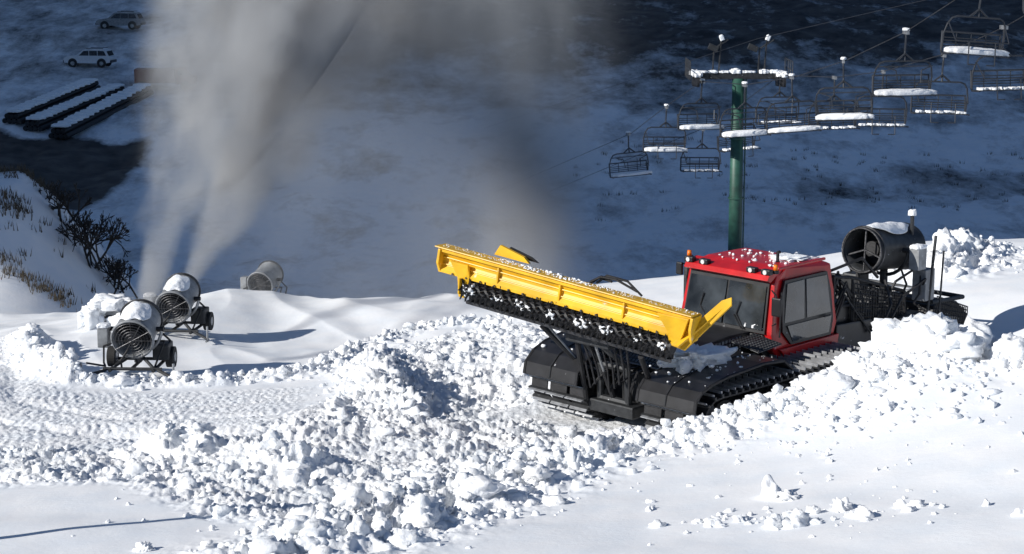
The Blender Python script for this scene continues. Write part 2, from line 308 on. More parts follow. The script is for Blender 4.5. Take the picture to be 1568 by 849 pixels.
# ================================================================ SNOW GROOMER (x fwd, y left, z up)
G=empty('snow_groomer',(3.57,35.3,-8.64),(math.radians(-1),math.radians(1),math.radians(225)))
def loop(n=74):
    key=[(-1.9,.06),(1.75,.06),(2.25,.22),(2.52,.5),(2.45,.78),(2.15,.93),(-2.1,.93),(-2.42,.8),(-2.5,.52),(-2.3,.2)]
    pts=[]
    k=len(key)
    for i in range(k):
        p0,p1,p2,p3=[np.array(key[(i+j-1)%k]) for j in range(4)]
        for t in np.linspace(0,1,12,endpoint=False):
            if np.linalg.norm(p2-p1)>1.5: q=p1+(p2-p1)*t
            else:
                m1=(p2-p0); m2=(p3-p1); l=np.linalg.norm(p2-p1); m1=m1/np.linalg.norm(m1)*l; m2=m2/np.linalg.norm(m2)*l
                q=(2*t**3-3*t**2+1)*p1+(t**3-2*t**2+t)*m1+(-2*t**3+3*t**2)*p2+(t**3-t**2)*m2
            pts.append(q)
    pts=np.array(pts+[pts[0]]); L=np.concatenate([[0],np.cumsum(np.linalg.norm(np.diff(pts,axis=0),axis=1))])
    t=np.linspace(0,L[-1],n,endpoint=False); return np.stack([np.interp(t,L,pts[:,0]),np.interp(t,L,pts[:,1])],1)
ALU=mat('cleat_aluminium',(.5,.51,.53),.35,.6,.1,20,.3,dust=.35)
for side,nm in ((1.34,'left'),(-1.34,'right')):
    nc=62; lp=loop(nc); n=len(lp); tg=np.roll(lp,-1,0)-np.roll(lp,1,0); tg/=np.linalg.norm(tg,axis=1)[:,None]; nr=np.stack([tg[:,1],-tg[:,0]],1)
    hw=.66; bm=bmesh.new()
    for a0,a1 in ((-hw,-.28),(-.2,.2),(.28,hw)):
        R=[[bm.verts.new((p[0]+o[0]*k,side+y,p[1]+o[1]*k)) for p,o in zip(lp,nr)] for y,k in ((a0,0),(a1,0),(a1,.03),(a0,.03))]
        for i in range(n):
            j=(i+1)%n
            for q in range(4): bm.faces.new((R[q][i],R[q][j],R[(q+1)%4][j],R[(q+1)%4][i]))
    addbm(G,'track_belt_'+nm,bm,BLACK)
    bm=bmesh.new(); bm2=bmesh.new()
    for i in range(n):
        ang=math.atan2(tg[i,1],tg[i,0]); c=lp[i]+nr[i]*.055
        M=Matrix.LocRotScale(Vector((c[0],side,c[1])),Euler((0,-ang,0)),Vector((.05,1.36,.06))); bmesh.ops.create_cube(bm,size=1,matrix=M)
        c=lp[i]+nr[i]*.105
        for ya,yw in ((-.45,.4),(0,.42),(.45,.4)):
            M=Matrix.LocRotScale(Vector((c[0],side+ya,c[1])),Euler((0,-ang,0)),Vector((.016,yw,.06))); bmesh.ops.create_cube(bm2,size=1,matrix=M)
    addbm(G,'track_cleats_'+nm,bm,DGREY); addbm(G,'track_cleat_blades_'+nm,bm2,ALU)
    for k,xw in enumerate((-1.6,-.8,0,.8,1.6)):
        for yy in (-.24,.24): cone(G,'road_wheel_%s_%d'%(nm,k),(xw,side+yy-.07,.42),(xw,side+yy+.07,.42),.33,.33,TYRE,24)
        cone(G,'road_hub_%s_%d'%(nm,k),(xw,side-.33,.42),(xw,side+.33,.42),.15,.15,GREY,16)
    cone(G,'sprocket_'+nm,(-2.1,side-.3,.5),(-2.1,side+.3,.5),.34,.34,STEEL,20); cone(G,'idler_'+nm,(2.12,side-.3,.52),(2.12,side+.3,.52),.32,.32,STEEL,24)
    top=[(2.74,.80),(2.70,.98),(2.56,1.12),(2.3,1.2),(1.9,1.27),(.9,1.33),(.35,1.28),(.1,1.1)] if side>0 else [(2.74,.80),(2.70,1.0),(2.50,1.18),(2.2,1.30),(1.7,1.38),(.4,1.40),(-.8,1.30)]
    prof=top+[(x-.03,z-.04) for x,z in top][::-1]
    prism(G,'mudguard_'+nm,prof,side-.66,side+.60,BLKP)
    tubes(G,'mudguard_rim_'+nm,[[(x,side+.60,z-.01) for x,z in top],[(x,side-.66,z-.01) for x,z in top]],.03,BLACK,6)
    tubes(G,'mudguard_seam_'+nm,[[(x+.008,side-.03,z+.01) for x,z in top]],.012,DGREY,5)
    cr=np.stack([rng.uniform(-.2 if side<0 else .4,2.5,70),side+rng.uniform(-.6,.55,70)],1); zt=np.interp(cr[:,0],[t[0] for t in top][::-1],[t[1] for t in top][::-1])
    clods('snow_crumbs_on_mudguard_'+nm,cr,ln(70,.014,.5,.006,.045),2,.1,parent=G,basez=zt)
box(G,'chassis',(-.2,0,.75),(4.4,1.1,.6),DGREY,bev=.04)
prism(G,'engine_hood',[(1.9,.9),(1.9,1.15),(1.5,1.36),(.2,1.48),(-.5,1.46),(-.5,.9)],-.62,.62,BLKP,.03)
grate(G,'hood_grille_left',[(-.1,.66,1.05),(.95,.66,1.0),(.95,.66,1.40),(-.1,.66,1.45)],11,5,.012,BLKP)
sheet(G,'hood_grille_back',[(-.1,.645,1.05),(.95,.645,1.0),(.95,.645,1.40),(-.1,.645,1.45)],GREY,-.01)
grate(G,'side_step_grate',[(.3,.75,1.42),(-.35,.75,1.44),(-.35,1.35,1.36),(.3,1.35,1.32)],9,8,.014,BLKP)
sheet(G,'side_step_plate',[(.3,.75,1.40),(-.35,.75,1.42),(-.35,1.35,1.34),(.3,1.35,1.30)],GREY,-.01)
grate(G,'step_grate_front',[(1.95,-.55,1.18),(1.95,.5,1.18),(1.55,.5,1.42),(1.55,-.55,1.42)],14,5,.012,BLKP)
sheet(G,'step_plate_front',[(1.93,-.5,1.13),(1.93,.45,1.13),(1.53,.45,1.37),(1.53,-.5,1.37)],GALV,.01)
snowcap(G,'snow_on_hood',(1.62,.98,1.33),(1.0,.78,.36),amp=.9)
snowcap(G,'snow_on_hood_side',(1.35,.3,1.42),(.4,.6,.14),amp=.8)
clods('snow_crumbs_on_hood',np.stack([rng.normal(1.5,.35,60),rng.normal(.95,.3,60)],1),ln(60,.035,.4,.015,.08),3,.3,parent=G,basez=np.full(60,1.36))
tubes(G,'lift_mast',[[(1.9,-.55,.35),(2.35,-.5,.5),(2.35,-.5,1.2),(3.0,-.45,1.85)],[(1.9,.3,.35),(2.35,.15,.5),(2.35,.1,1.2),(3.0,-.1,1.8)],[(2.35,-.5,.55),(2.35,.15,.55)],[(2.35,-.5,1.15),(2.35,.1,1.15)]],.065,DGREY)
tubes(G,'hydraulic_cylinders',[[(2.25,-.2,.4),(2.6,-.2,1.1)],[(2.0,-.75,.6),(3.0,-1.3,1.8)],[(2.0,.5,.6),(2.9,.9,1.6)],[(2.5,-.7,.5),(2.75,-.7,1.6)]],.05,BLACK)
tubes(G,'hydraulic_rods',[[(2.6,-.2,1.1),(3.0,-.2,2.0)],[(2.5,-1.0,1.2),(3.2,-1.4,2.2)],[(2.75,-.7,1.6),(2.9,-.7,2.2)]],.026,GALV)
hs=[]
for k in range(9):
    y=-.8+.16*k; hs.append([(1.9,y*.5,1.1),(2.3+.05*math.sin(k*2),y*.6,1.0+.06*(k%3)),(2.55,y*.7,.75+.09*(k%4)),(2.6,y*.8,1.2),(2.85,y,1.95)])
tubes(G,'hydraulic_hoses',hs,.02,BLACK,6)
box(G,'lower_crossframe',(2.3,-.2,.42),(.35,1.1,.22),DGREY,bev=.03)
box(G,'mast_head',(2.75,-.3,1.75),(.4,1.0,.28),DGREY,bev=.03)
# blade
pn=Vector((2.81,2.0,2.46)); pf=Vector((3.87,-2.83,3.11)); E=(pn-pf).normalized(); L=(pn-pf).length
N=Vector((0,0,1)).cross(E).normalized(); N=-N if N.x<0 else N; U=E.cross(N); U=U if U.z>0 else -U
Bl=empty('blade',parent=G); Bl.matrix_local=Matrix(((E.x,N.x,U.x,pf.x),(E.y,N.y,U.y,pf.y),(E.z,N.z,U.z,pf.z),(0,0,0,1)))
prism(Bl,'moldboard',[(.10,.02),(.17,.0),(.17,-.045),(.09,-.07),(.055,-.14),(.05,-.22),(.075,-.30),(.13,-.37),(.13,-.42),(-.02,-.41),(-.10,-.3),(-.13,-.15),(-.10,.0)],0,L,YEL,plane='yz')
prism(Bl,'top_lip',[(.16,.004),(.22,.03),(.215,.045),(.10,.045),(-.12,.03),(-.12,.012)],-.08,L+.02,YEL,plane='yz')
tubes(Bl,'moldboard_ribs',[[(0.02,.075,-.15),(L-.02,.075,-.15)],[(.02,.08,-.27),(L-.02,.08,-.27)]],.014,YEL)
bm=bmesh.new()
for i in range(16):
    bmesh.ops.create_cone(bm,cap_ends=True,segments=6,radius1=.018,radius2=.018,depth=.03,matrix=Matrix.Translation((.3+i*(L-.6)/15,.15,-.395))@Matrix.Rotation(math.pi/2,4,'X'))
addbm(Bl,'edge_bolts',bm,STEEL)
for i,xx in enumerate((1.2,2.45,3.7)): box(Bl,'face_stiffener_%d'%i,(xx,.085,-.21),(.035,.07,.28),YEL,bev=.006)
sheet(Bl,'backing_plate',[(.55,-.08,-.85),(L-.35,-.08,-.85),(L-.35,-.04,-.40),(.55,-.04,-.40)],BLKP,.03)
cone(Bl,'cutter_roll',(.5,.05,-.60),(L-.3,.05,-.60),.13,.13,BLACK,14)
bm=bmesh.new()
for i in range(66):
    for j in range(7):
        a=j*2*math.pi/7+i*.55; x=.54+i*(L-.9)/65
        d=Vector((0,math.cos(a),math.sin(a)))
        bmesh.ops.create_cone(bm,cap_ends=True,segments=4,radius1=.035,radius2=.01,depth=.12,matrix=Matrix.Translation(Vector((x,.05,-.60))+d*.18)@d.to_track_quat('Z','Y').to_matrix().to_4x4())
addbm(Bl,'cutter_teeth',bm,BLACK)
n_=900; cp=np.stack([rng.uniform(.55,L-.4,n_),rng.uniform(.11,.20,n_)],1)
band=np.sin(cp[:,0]*11.2)+.7*np.sin(cp[:,0]*4.3)+rng.normal(size=n_)*.35; cp=cp[band>.3]
zz=-.60+rng.normal(size=len(cp))*.035
clods('snow_stuck_on_cutter',cp,ln(len(cp),.019,.5,.008,.045),2,.5,parent=Bl,basez=zz)
prism(Bl,'lower_edge',[(-.06,-.84),(.02,-.84),(.0,-.90),(-.04,-.90)],.55,L-.35,STEEL,plane='yz')
def wing(name,pts,th=.05):
    bm=bmesh.new(); a=[bm.verts.new(p) for p in pts]; f=bm.faces.new(a); r=bmesh.ops.extrude_face_region(bm,geom=[f]); 
    f.normal_update(); nn=f.normal*th
    for g in r['geom']:
        if isinstance(g,bmesh.types.BMVert): g.co+=nn
    addbm(Bl,name,bm,YEL,bev=.008)
wing('far_end_plate',[(-.02,-.12,.02),(-.02,.2,.0),(-.02,.22,-.25),(-.02,.12,-.43),(-.02,-.1,-.42)])
wing('far_wing',[(.25,.19,-.16),(.62,.19,-.16),(.66,.14,-.40),(.56,.10,-.78),(.44,.10,-.78),(.40,.14,-.42)])
wing('far_wing_fin',[(.50,.10,-.42),(.50,.26,-.40),(.48,.20,-.70),(.48,.10,-.72)],.03)
wing('near_end_plate',[(L,-.12,.02),(L,.2,.0),(L,.22,-.2),(L,.12,-.43),(L,-.1,-.42)])
wing('near_wing_leg',[(L-.62,.20,-.06),(L-.02,.22,-.02),(L-.10,.20,-.32),(L-.18,.16,-.55),(L-.34,.14,-.55),(L-.40,.17,-.32)])
wing('near_wing_flap',[(L-.28,.18,-.54),(L-.04,.14,-.58),(L+.42,-.42,.20),(L+.38,-.46,.32),(L+.24,-.40,.24)],.06)
wing('near_wing_flap_rib',[(L-.18,.22,-.52),(L-.10,.26,-.52),(L+.34,-.36,.15),(L+.30,-.40,.22)],.05)
prism(Bl,'top_bracket',[(.9,.05),(1.0,.24),(1.5,.14),(1.62,.05)],-.25,-.19,YEL)
prism(Bl,'top_bracket_rear',[(1.0,.05),(1.1,.2),(1.55,.12),(1.7,.05)],-.4,-.37,BLKP)
tubes(Bl,'blade_hoses',[[(2.8,-.3,.0),(3.0,-.28,.14),(3.3,-.28,.16),(3.7,-.3,.05)],[(2.9,-.35,.0),(3.1,-.3,.18),(3.5,-.3,.18),(3.8,-.3,.0)],[(2.5,-.3,-.3),(2.9,-.4,.08),(3.2,-.3,.1)]],.022,BLACK,6)
n_=520; sp_=np.stack([rng.uniform(0,L,n_),rng.uniform(-.1,.12,n_)],1); wgt=.5+.5*np.sin(sp_[:,0]*1.7+4)
clods('snow_on_blade_top',sp_,ln(n_,.013,.4,.006,.028)*(.4+.8*wgt),2,.8,parent=Bl,basez=np.full(n_,.045))
box(Bl,'blade_back_frame',(L/2-.1,-.25,-.45),(1.6,.25,.4),DGREY,bev=.03)
# cab
Cb=empty('cab',parent=G)
RW=2.38
def cabshell():
    prof=[(-.72,.93),(-.50,1.15),(-.42,1.45),(-.58,2.36),(-.70,2.52),(-1.0,2.60),(-RW+.3,2.58),(-RW+.08,2.50),(-RW+.02,2.0),(-RW-.02,1.4),(-RW+.12,.93)]
    hw=[1.04,1.06,1.08,1.0,.97,.88,.88,.97,1.0,1.08,1.04]
    bm=bmesh.new(); a=[bm.verts.new((p[0],-w_,p[1])) for p,w_ in zip(prof,hw)]; b=[bm.verts.new((p[0],w_,p[1])) for p,w_ in zip(prof,hw)]; n=len(prof)
    bm.faces.new(a); bm.faces.new(b[::-1])
    for i in range(n): bm.faces.new((a[i],b[i],b[(i+1)%n],a[(i+1)%n]))
    return bm
addbm(Cb,'cab_body',cabshell(),RED,bev=.05)
def pane(name,q,m,th=.02): return sheet(Cb,name,q,m,th)
pane('windscreen_surround',[(-.385,-.95,1.46),(-.385,.95,1.46),(-.555,.91,2.36),(-.555,-.91,2.36)],BLKP,.012)
pane('windscreen_right',[(-.368,-.90,1.53),(-.368,-.02,1.53),(-.53,-.02,2.30),(-.53,-.87,2.30)],GLASS)
pane('windscreen_left',[(-.368,.03,1.53),(-.368,.90,1.53),(-.53,.87,2.30),(-.53,.03,2.30)],GLASS)
prism(Cb,'front_lower_panel',[(-.72,.6),(-.50,.9),(-.34,1.2),(-.36,1.44),(-.6,1.44),(-.8,.6)],-.92,.92,BLKP,.03)
for y in (-.6,-.35,.45,.7): cone(Cb,'head_lamp',(-.40,y,1.31),(-.315,y,1.31),.07,.08,LENS if y>.4 else BLKP,16)
tubes(Cb,'wipers',[[(-.34,-.3,1.50),(-.39,-.55,1.77),(-.42,-.5,2.0)],[(-.34,.5,1.50),(-.37,.3,1.74),(-.41,.36,1.97)],[(-.34,.45,1.50),(-.37,.25,1.72)]],.012,BLACK,6)
snowcap(Cb,'windscreen_frost',(-.37,.62,1.56),(.03,.4,.10),(0,-.2,0),.8)
def door(sgn,nm):
    fr=[(-.74,1.055,1.46),(-.74,1.02,2.15),(-.86,.99,2.38),(-RW+.26,.99,2.38),(-RW+.16,1.02,2.0),(-RW+.14,1.07,1.50),(-RW+.22,1.085,1.20),(-.98,1.075,1.20)]
    bm=bmesh.new(); a=[bm.verts.new((x,(y+.028)*sgn,z)) for x,y,z in fr]; b=[bm.verts.new((x,(y-.02)*sgn,z)) for x,y,z in fr]; n=len(fr)
    bm.faces.new(a if sgn<0 else a[::-1]); 
    for i in range(n): bm.faces.new((a[i],b[i],b[(i+1)%n],a[(i+1)%n]))
    addbm(Cb,'door_seal_'+nm,bm,BLKP)
    g1=[(-.80,1.055,1.62),(-.90,1.02,2.32),(-1.40,1.02,2.33),(-1.38,1.06,1.62)]
    g2=[(-1.46,1.06,1.62),(-1.46,1.02,2.33),(-RW+.30,1.02,2.32),(-RW+.20,1.06,1.62)]
    g3=[(-1.02,1.085,1.25),(-.86,1.08,1.56),(-RW+.20,1.08,1.56),(-RW+.28,1.09,1.25)]
    for k,g in enumerate((g1,g2,g3)):
        sheet(Cb,'door_window_%s_%d'%(nm,k),[(x,(y+.022)*sgn,z) for x,y,z in g],GLASS,.02*sgn)
    tubes(Cb,'door_handle_'+nm,[[(-1.9,1.14*sgn,1.58),(-2.08,1.14*sgn,1.58)],[(-.60,1.12*sgn,1.40),(-.66,1.10*sgn,2.2)]],.016,BLACK,6)
door(1,'left'); door(-1,'right')
prism(Cb,'lower_side_skirt',[(-.80,.98),(-.62,1.16),(-RW-.02,1.18),(-RW+.02,.98)],1.075,1.13,RED,.015)
prism(Cb,'roof_visor',[(-.50,2.38),(-.40,2.43),(-.46,2.52),(-.75,2.60),(-.75,2.54)],-.97,.97,RED,.01)
box(Cb,'roof_rail_left',(-1.45,.93,2.60),(1.4,.05,.05),RED)
for k,y in enumerate((-.9,-.55,.55,.88)):
    box(Cb,'work_lamp_%d'%k,(-.50,y,2.57),(.12,.2,.10),BLKP,bev=.02); cone(Cb,'work_lamp_lens_%d'%k,(-.44,y,2.57),(-.425,y,2.57),.042,.042,LENS,12)
for k,y in enumerate((-1.02,.98)):
    cone(Cb,'beacon_base_%d'%k,(-.62,y,2.54),(-.62,y,2.60),.06,.055,BLACK,16); cone(Cb,'beacon_%d'%k,(-.62,y,2.60),(-.62,y,2.70),.045,.038,ORANGE,16,smooth=True)
snowcap(Cb,'roof_snow',(-1.8,.5,2.59),(.7,.6,.08),amp=.9)
clods('roof_snow_crumbs',np.stack([rng.uniform(-2.0,-.9,46),rng.uniform(-.7,.85,46)],1),ln(46,.02,.5,.008,.05),3,.6,parent=Cb,basez=np.full(46,2.60))
tubes(Cb,'roof_antenna',[[(-1.3,.5,2.6),(-1.3,.5,2.77),(-1.35,.5,2.77)]],.03,BLACK)
tubes(G,'exhaust_stack',[([(-.85,-1.25,1.3),(-.85,-1.25,2.3)],.07),([(-.85,-1.25,2.25),(-.85,-1.25,2.43),(-.95,-1.25,2.51)],.05)],.06,STEEL,12)
tubes(G,'mirror_arm_left',[[(-.5,1.0,2.25),(-.35,1.22,2.2),(-.35,1.22,1.9)],[(-.5,1.0,1.6),(-.35,1.22,1.7)]],.014,BLACK,6); box(G,'mirror_left',(-.36,1.22,2.0),(.06,.2,.34),BLKP,bev=.025)
tubes(G,'mirror_arm_right',[[(-.6,-1.0,2.45),(-.5,-1.12,2.45)]],.014,BLACK,6); box(G,'mirror_right',(-.5,-1.15,2.36),(.06,.14,.24),BLKP,bev=.025)
# rear platform
box(G,'rear_deck',(-3.7,0,1.05),(2.6,1.9,.10),DGREY,bev=.01)
box(G,'rear_tank',(-2.85,0,1.35),(.7,1.7,.55),BLKP,bev=.05)
R=[]
for y in (-.9,.9):
    R+= [[(-2.5,y,1.1),(-2.5,y,2.2),(-3.1,y,2.1),(-4.8,y,1.6),(-4.9,y,1.0)],[(-3.1,y,1.1),(-3.1,y,2.1)],[(-3.8,y,1.1),(-3.8,y,1.85)],[(-2.5,y,1.65),(-4.8,y,1.35)]]
R+= [[(-2.5,-.9,2.2),(-2.5,.9,2.2)],[(-4.8,-.9,1.6),(-4.8,.9,1.6)],[(-3.1,-.9,2.1),(-3.1,.9,2.1)],[(-2.6,.4,2.2),(-3.8,.9,1.1)],[(-2.7,.9,2.1),(-3.7,.9,1.2)],[(-2.5,.6,2.2),(-3.3,.95,2.45),(-3.9,.9,2.0)]]
tubes(G,'rear_rail_frame',R,.03,BLACK)
grate(G,'rear_guard_left',[(-3.1,.95,1.15),(-4.7,.95,1.1),(-4.7,.95,1.55),(-3.1,.95,2.0)],20,9,.012,BLKP)
grate(G,'rear_guard_back',[(-4.85,.9,1.1),(-4.85,-.9,1.1),(-4.85,-.9,1.6),(-4.85,.9,1.6)],20,6,.012,BLKP)
hs=[]
for k in range(22):
    y=.95-.06*k; hs.append([(-2.42,y,1.2+.05*(k%5)),(-2.65-.1*(k%3),y+.1,1.85+.10*(k%5)),(-3.1,y,1.5+.14*(k%4)),(-3.5-.1*(k%4),y+.12,1.0),(-3.9,y,1.3)])
tubes(G,'rear_hoses',hs,.024,BLACK,6)
prism(G,'rear_side_pannier',[(-2.5,.7),(-2.5,1.3),(-3.6,1.25),(-4.0,.95),(-3.7,.6)],.7,1.0,BLKP,.03)
tubes(G,'rear_linkage',[[(-2.3,.5,.7),(-4.2,.6,.6),(-5.2,.6,1.0)],[(-2.3,-.5,.7),(-4.2,-.6,.6),(-5.2,-.6,1.0)],[(-3.2,.0,1.0),(-5.0,.0,.7)],[(-4.2,-.9,.6),(-4.2,.9,.6)]],.07,DGREY)
T=empty('tiller',(-5.9,.1,1.05),(0,math.radians(-8),0),parent=G)
prism(T,'tiller_cover',[(.55,-.2),(.5,.12),(.25,.26),(-.3,.22),(-.75,-.05),(-.9,-.4),(-.8,-.42),(-.6,-.15),(.0,.0)],-2.0,1.1,BLKP,.015)
grate(T,'tiller_perforated_guard',[(.6,1.12,-.25),(-.75,1.12,-.25),(-.7,1.12,.1),(.45,1.12,.32)],18,5,.013,BLKP)
sheet(T,'tiller_guard_backing',[(.5,1.08,-.2),(-.7,1.08,-.2),(-.65,1.08,.08),(.4,1.08,.28)],GALV,.01)
cone(T,'tiller_rotor',(0,-1.95,-.3),(0,1.05,-.3),.16,.16,STEEL,16)
tubes(T,'tiller_frame',[[(.6,-1.9,.2),(.6,1.1,.2)],[(.6,-1.9,.2),(-.5,-1.9,.3)],[(.6,1.1,.2),(-.5,1.1,.3)],[(-.5,-1.9,.3),(-.5,1.1,.3)]],.045,DGREY)
snowcap(T,'snow_on_tiller',(.0,-.4,.27),(.6,1.6,.10),amp=.7)
# ================================================================ FAN SNOW GUNS
def gun(loc,yaw,pitch,hub,r=.42,ln_=.95,open_front=False,base='sled',snow=True):
    """local +x is the throwing direction"""
    g=empty('fan_snow_gun',loc,(0,0,yaw)); h=hub
    hd=empty('head',(0,0,h),(0,-pitch,0),parent=g)
    bm=bmesh.new(); seg=40; rings=[(-ln_*.5,r*1.05),(-ln_*.46,r*1.09),(-ln_*.40,r*1.0),(ln_*.1,r*.97),(ln_*.44,r*.98),(ln_*.5,r*1.04),(ln_*.5,r*.92),(ln_*.1,r*.88),(-ln_*.35,r*.92),(-ln_*.5,r*.98)]
    V=[[bm.verts.new((x,rr*math.cos(a),rr*math.sin(a))) for a in np.linspace(0,2*math.pi,seg,endpoint=False)] for x,rr in rings]
    for i in range(len(V)):
        k=(i+1)%len(V)
        for j in range(seg): bm.faces.new((V[i][j],V[i][(j+1)%seg],V[k][(j+1)%seg],V[k][j]))
    addbm(hd,'drum',bm,GREY if not open_front else DGREY,smooth=True)
    cone(hd,'fan_motor',(-ln_*.42,0,0),(ln_*.3,0,0),r*.42,r*.36,BLACK,24)
    cone(hd,'fan_backplate',(ln_*.02,0,0),(ln_*.05,0,0),r*.9,r*.9,BLACK,32)
    Ls=[]
    for q in (.2,.35,.5,.65,.8,.95):
        Ls.append([(-ln_*.53,r*q*math.cos(a),r*q*math.sin(a)) for a in np.linspace(0,2*math.pi,33)])
    for a in np.linspace(0,2*math.pi,13): Ls.append([(-ln_*.53,0,0),(-ln_*.53,r*math.cos(a),r*math.sin(a))])
    tubes(hd,'intake_grille',Ls,.006,STEEL,4)
    Ls=[[(ln_*.53,r*.99*math.cos(a),r*.99*math.sin(a)) for a in np.linspace(0,2*math.pi,33)],[(ln_*.47,r*1.04*math.cos(a),r*1.04*math.sin(a)) for a in np.linspace(0,2*math.pi,33)]]
    tubes(hd,'nozzle_ring',Ls,.022,STEEL,6)
    bm=bmesh.new()
    for a in np.linspace(0,2*math.pi,7)[:-1]:
        bmesh.ops.create_cube(bm,size=1,matrix=Matrix.LocRotScale(Vector((-.02,r*.6*math.cos(a),r*.6*math.sin(a))),Euler((a,.6,0)),Vector((.02,r*.2,r*.5))))
    addbm(hd,'fan_blades',bm,STEEL)
    if open_front: tubes(hd,'front_struts',[[(ln_*.45,0,-r*.9),(ln_*.45,0,r*.9)],[(ln_*.45,0,0),(ln_*.45,r*.85,-r*.3)],[(ln_*.45,0,0),(ln_*.45,-r*.85,-r*.3)]],.02,STEEL,6)
    if snow:
        v,f=icos(4); vv=v.copy(); ang=vv[:,1]*.82; rr_=r*1.02+.008+.05*(1-vv[:,1]**2)*(vv[:,2]>0)*(1-vv[:,0]**4)*(1+.9*perlin(vv[:,0]*3+loc[0],vv[:,1]*3))
        pts=np.stack([vv[:,0]*ln_*(.40+.05*np.sin(vv[:,1]*7)),rr_*np.sin(ang),rr_*np.cos(ang)],1)
        o=link(bpy.data.objects.new('snow_on_drum',mesh_np('snow_on_drum',pts,f,[SNOW]))); o.parent=hd
    a=[(0,(r+.09)*math.cos(t),h+(r+.09)*math.sin(t)) for t in np.linspace(-math.pi,0,15)]
    tubes(g,'yoke',[a],.035,GALV if not open_front else DGREY); cone(g,'pivots',(0,-r-.14,h),(0,r+.14,h),.05,.05,BLACK,12)
    tubes(g,'hoses',[[(-.3,r*.8,h-.2),(-.35,r+.2,h-.3),(-.2,r+.25,.2),(.1,r+.3,.06),(.5,r+.8,.03)],[(.3,-r*.7,h),(.3,-r-.2,h-.3),(.1,-r-.1,.2)],[(-.4,.1,h-.35),(-.45,.25,.3),(-.2,.3,.12)],[(.2,-.2,h-.3),(.0,-r-.15,h-.25),(-.3,-.4,.1)]],.022,BLACK,6)
    box(g,'control_box',(-.1,r+.25,h-.15),(.3,.22,.42),GREY,bev=.02); box(g,'compressor',(.25,-r-.05,.38),(.45,.35,.35),DGREY,bev=.04)
    if snow: snowcap(g,'snow_on_control_box',(-.1,r+.25,h+.08),(.34,.26,.10))
    if base=='sled':
        tubes(g,'post',[[(0,0,.2),(0,0,h-r-.08)]],.08,STEEL,12)
        tubes(g,'base_frame',[[(-.6,-.45,.12),(.7,-.45,.12)],[(-.6,.45,.12),(.7,.45,.12)],[(-.5,-.6,.14),(-.5,.6,.14)],[(.5,-.6,.14),(.5,.6,.14)],[(-.5,0,.16),(.5,0,.16)],[(-.5,-.45,.14),(0,0,.4)],[(-.5,.45,.14),(0,0,.4)],[(-.55,.55,.12),(-.95,.95,.06)],[(-.55,-.55,.12),(-.95,-.95,.06)]],.035,DGREY)
        for y in (-.62,.62): cone(g,'wheel',(.35,y-.08,.22),(.35,y+.08,.22),.22,.22,TYRE,24); cone(g,'wheel_hub',(.35,y-.09,.22),(.35,y+.09,.22),.1,.1,GALV,16)
        for y in (-.95,.95): tubes(g,'jack_leg',[[(-.95,y,.0),(-.95,y,.35)],[(-1.05,y,.02),(-.85,y,.02)]],.025,GALV,8)
    return g
def yawdir(dx,dy): return math.atan2(dy,dx)
g1=gun((-7.78,40.5,hz(-7.78,40.5)+.14),yawdir(.05,1),math.radians(18),.88)
g2=gun((-7.85,46.0,hz(-7.85,46)+.04),yawdir(.12,1),math.radians(18),.82,r=.40)
g3=gun((7.25,38.25,-7.22),yawdir(-.66,-.75),math.radians(4),1.05,r=.43,ln_=1.6,open_front=True,base='post')
tubes(g3,'support_post',[([(0,0,-.9),(0,0,.6)],.08),([(-.3,.4,-.4),(0,.05,.3)],.03),([(-.3,-.4,-.4),(0,-.05,.3)],.03),([(-.5,.3,.8),(-.5,.3,1.65)],.04),([(-.4,.75,-.3),(-.55,.8,1.3)],.03),([(-.6,.9,-.3),(-.7,.9,1.0)],.02)],.05,DGREY,8)
box(g3,'valve_box',(-.45,.62,.35),(.35,.3,.62),GREY,bev=.02); box(g3,'mount_plate',(0,0,-.25),(1.1,1.2,.08),DGREY)
tubes(g3,'supply_lines',[[(-.5,.5,.1),(-.2,.8,.5),(.3,.6,.2),(.7,.5,-.4)],[(-.6,.4,.5),(-.1,.7,.75),(.4,.5,.5),(.8,.3,-.3)],[(.5,.3,.6),(.7,.6,.1),(1.0,.5,-.5)],[(.5,-.3,.6),(.9,.1,.1),(1.2,.2,-.5)]],.028,BLACK,6)
snowcap(g3,'post_snow',(-.5,.3,1.70),(.14,.14,.16))
gd=gun((-8.0,63.6,hz(-8.0,63.6)),yawdir(.3,1),math.radians(15),1.25,snow=False)
lump=empty('snow_covered_compressor',(-9.75,47.6,hz(-9.75,47.6)-.1))
box(lump,'housing',(0,0,.35),(.7,.6,.5),GREY,bev=.06); box(lump,'panel',(-.05,-.33,.3),(.25,.05,.25),STEEL); snowcap(lump,'snow_cap',(0,0,.65),(.9,.8,.4),amp=.7); snowcap(lump,'snow_drift',(.6,-.1,.2),(1.2,.9,.6),amp=.7); snowcap(lump,'snow_drift_side',(-.35,-.2,.3),(.6,.7,.6),amp=.7)
mp_=empty('marker_pole',(-8.7,22.9,hz(-8.7,22.9))); cone(mp_,'shaft',(0,0,-.3),(0,0,3.3),.08,.07,mat('orange_bamboo',(.6,.2,.03),.6),12); cone(mp_,'top_disc',(-.02,0,3.2),(.02,0,3.2),.14,.14,ORANGE,20)
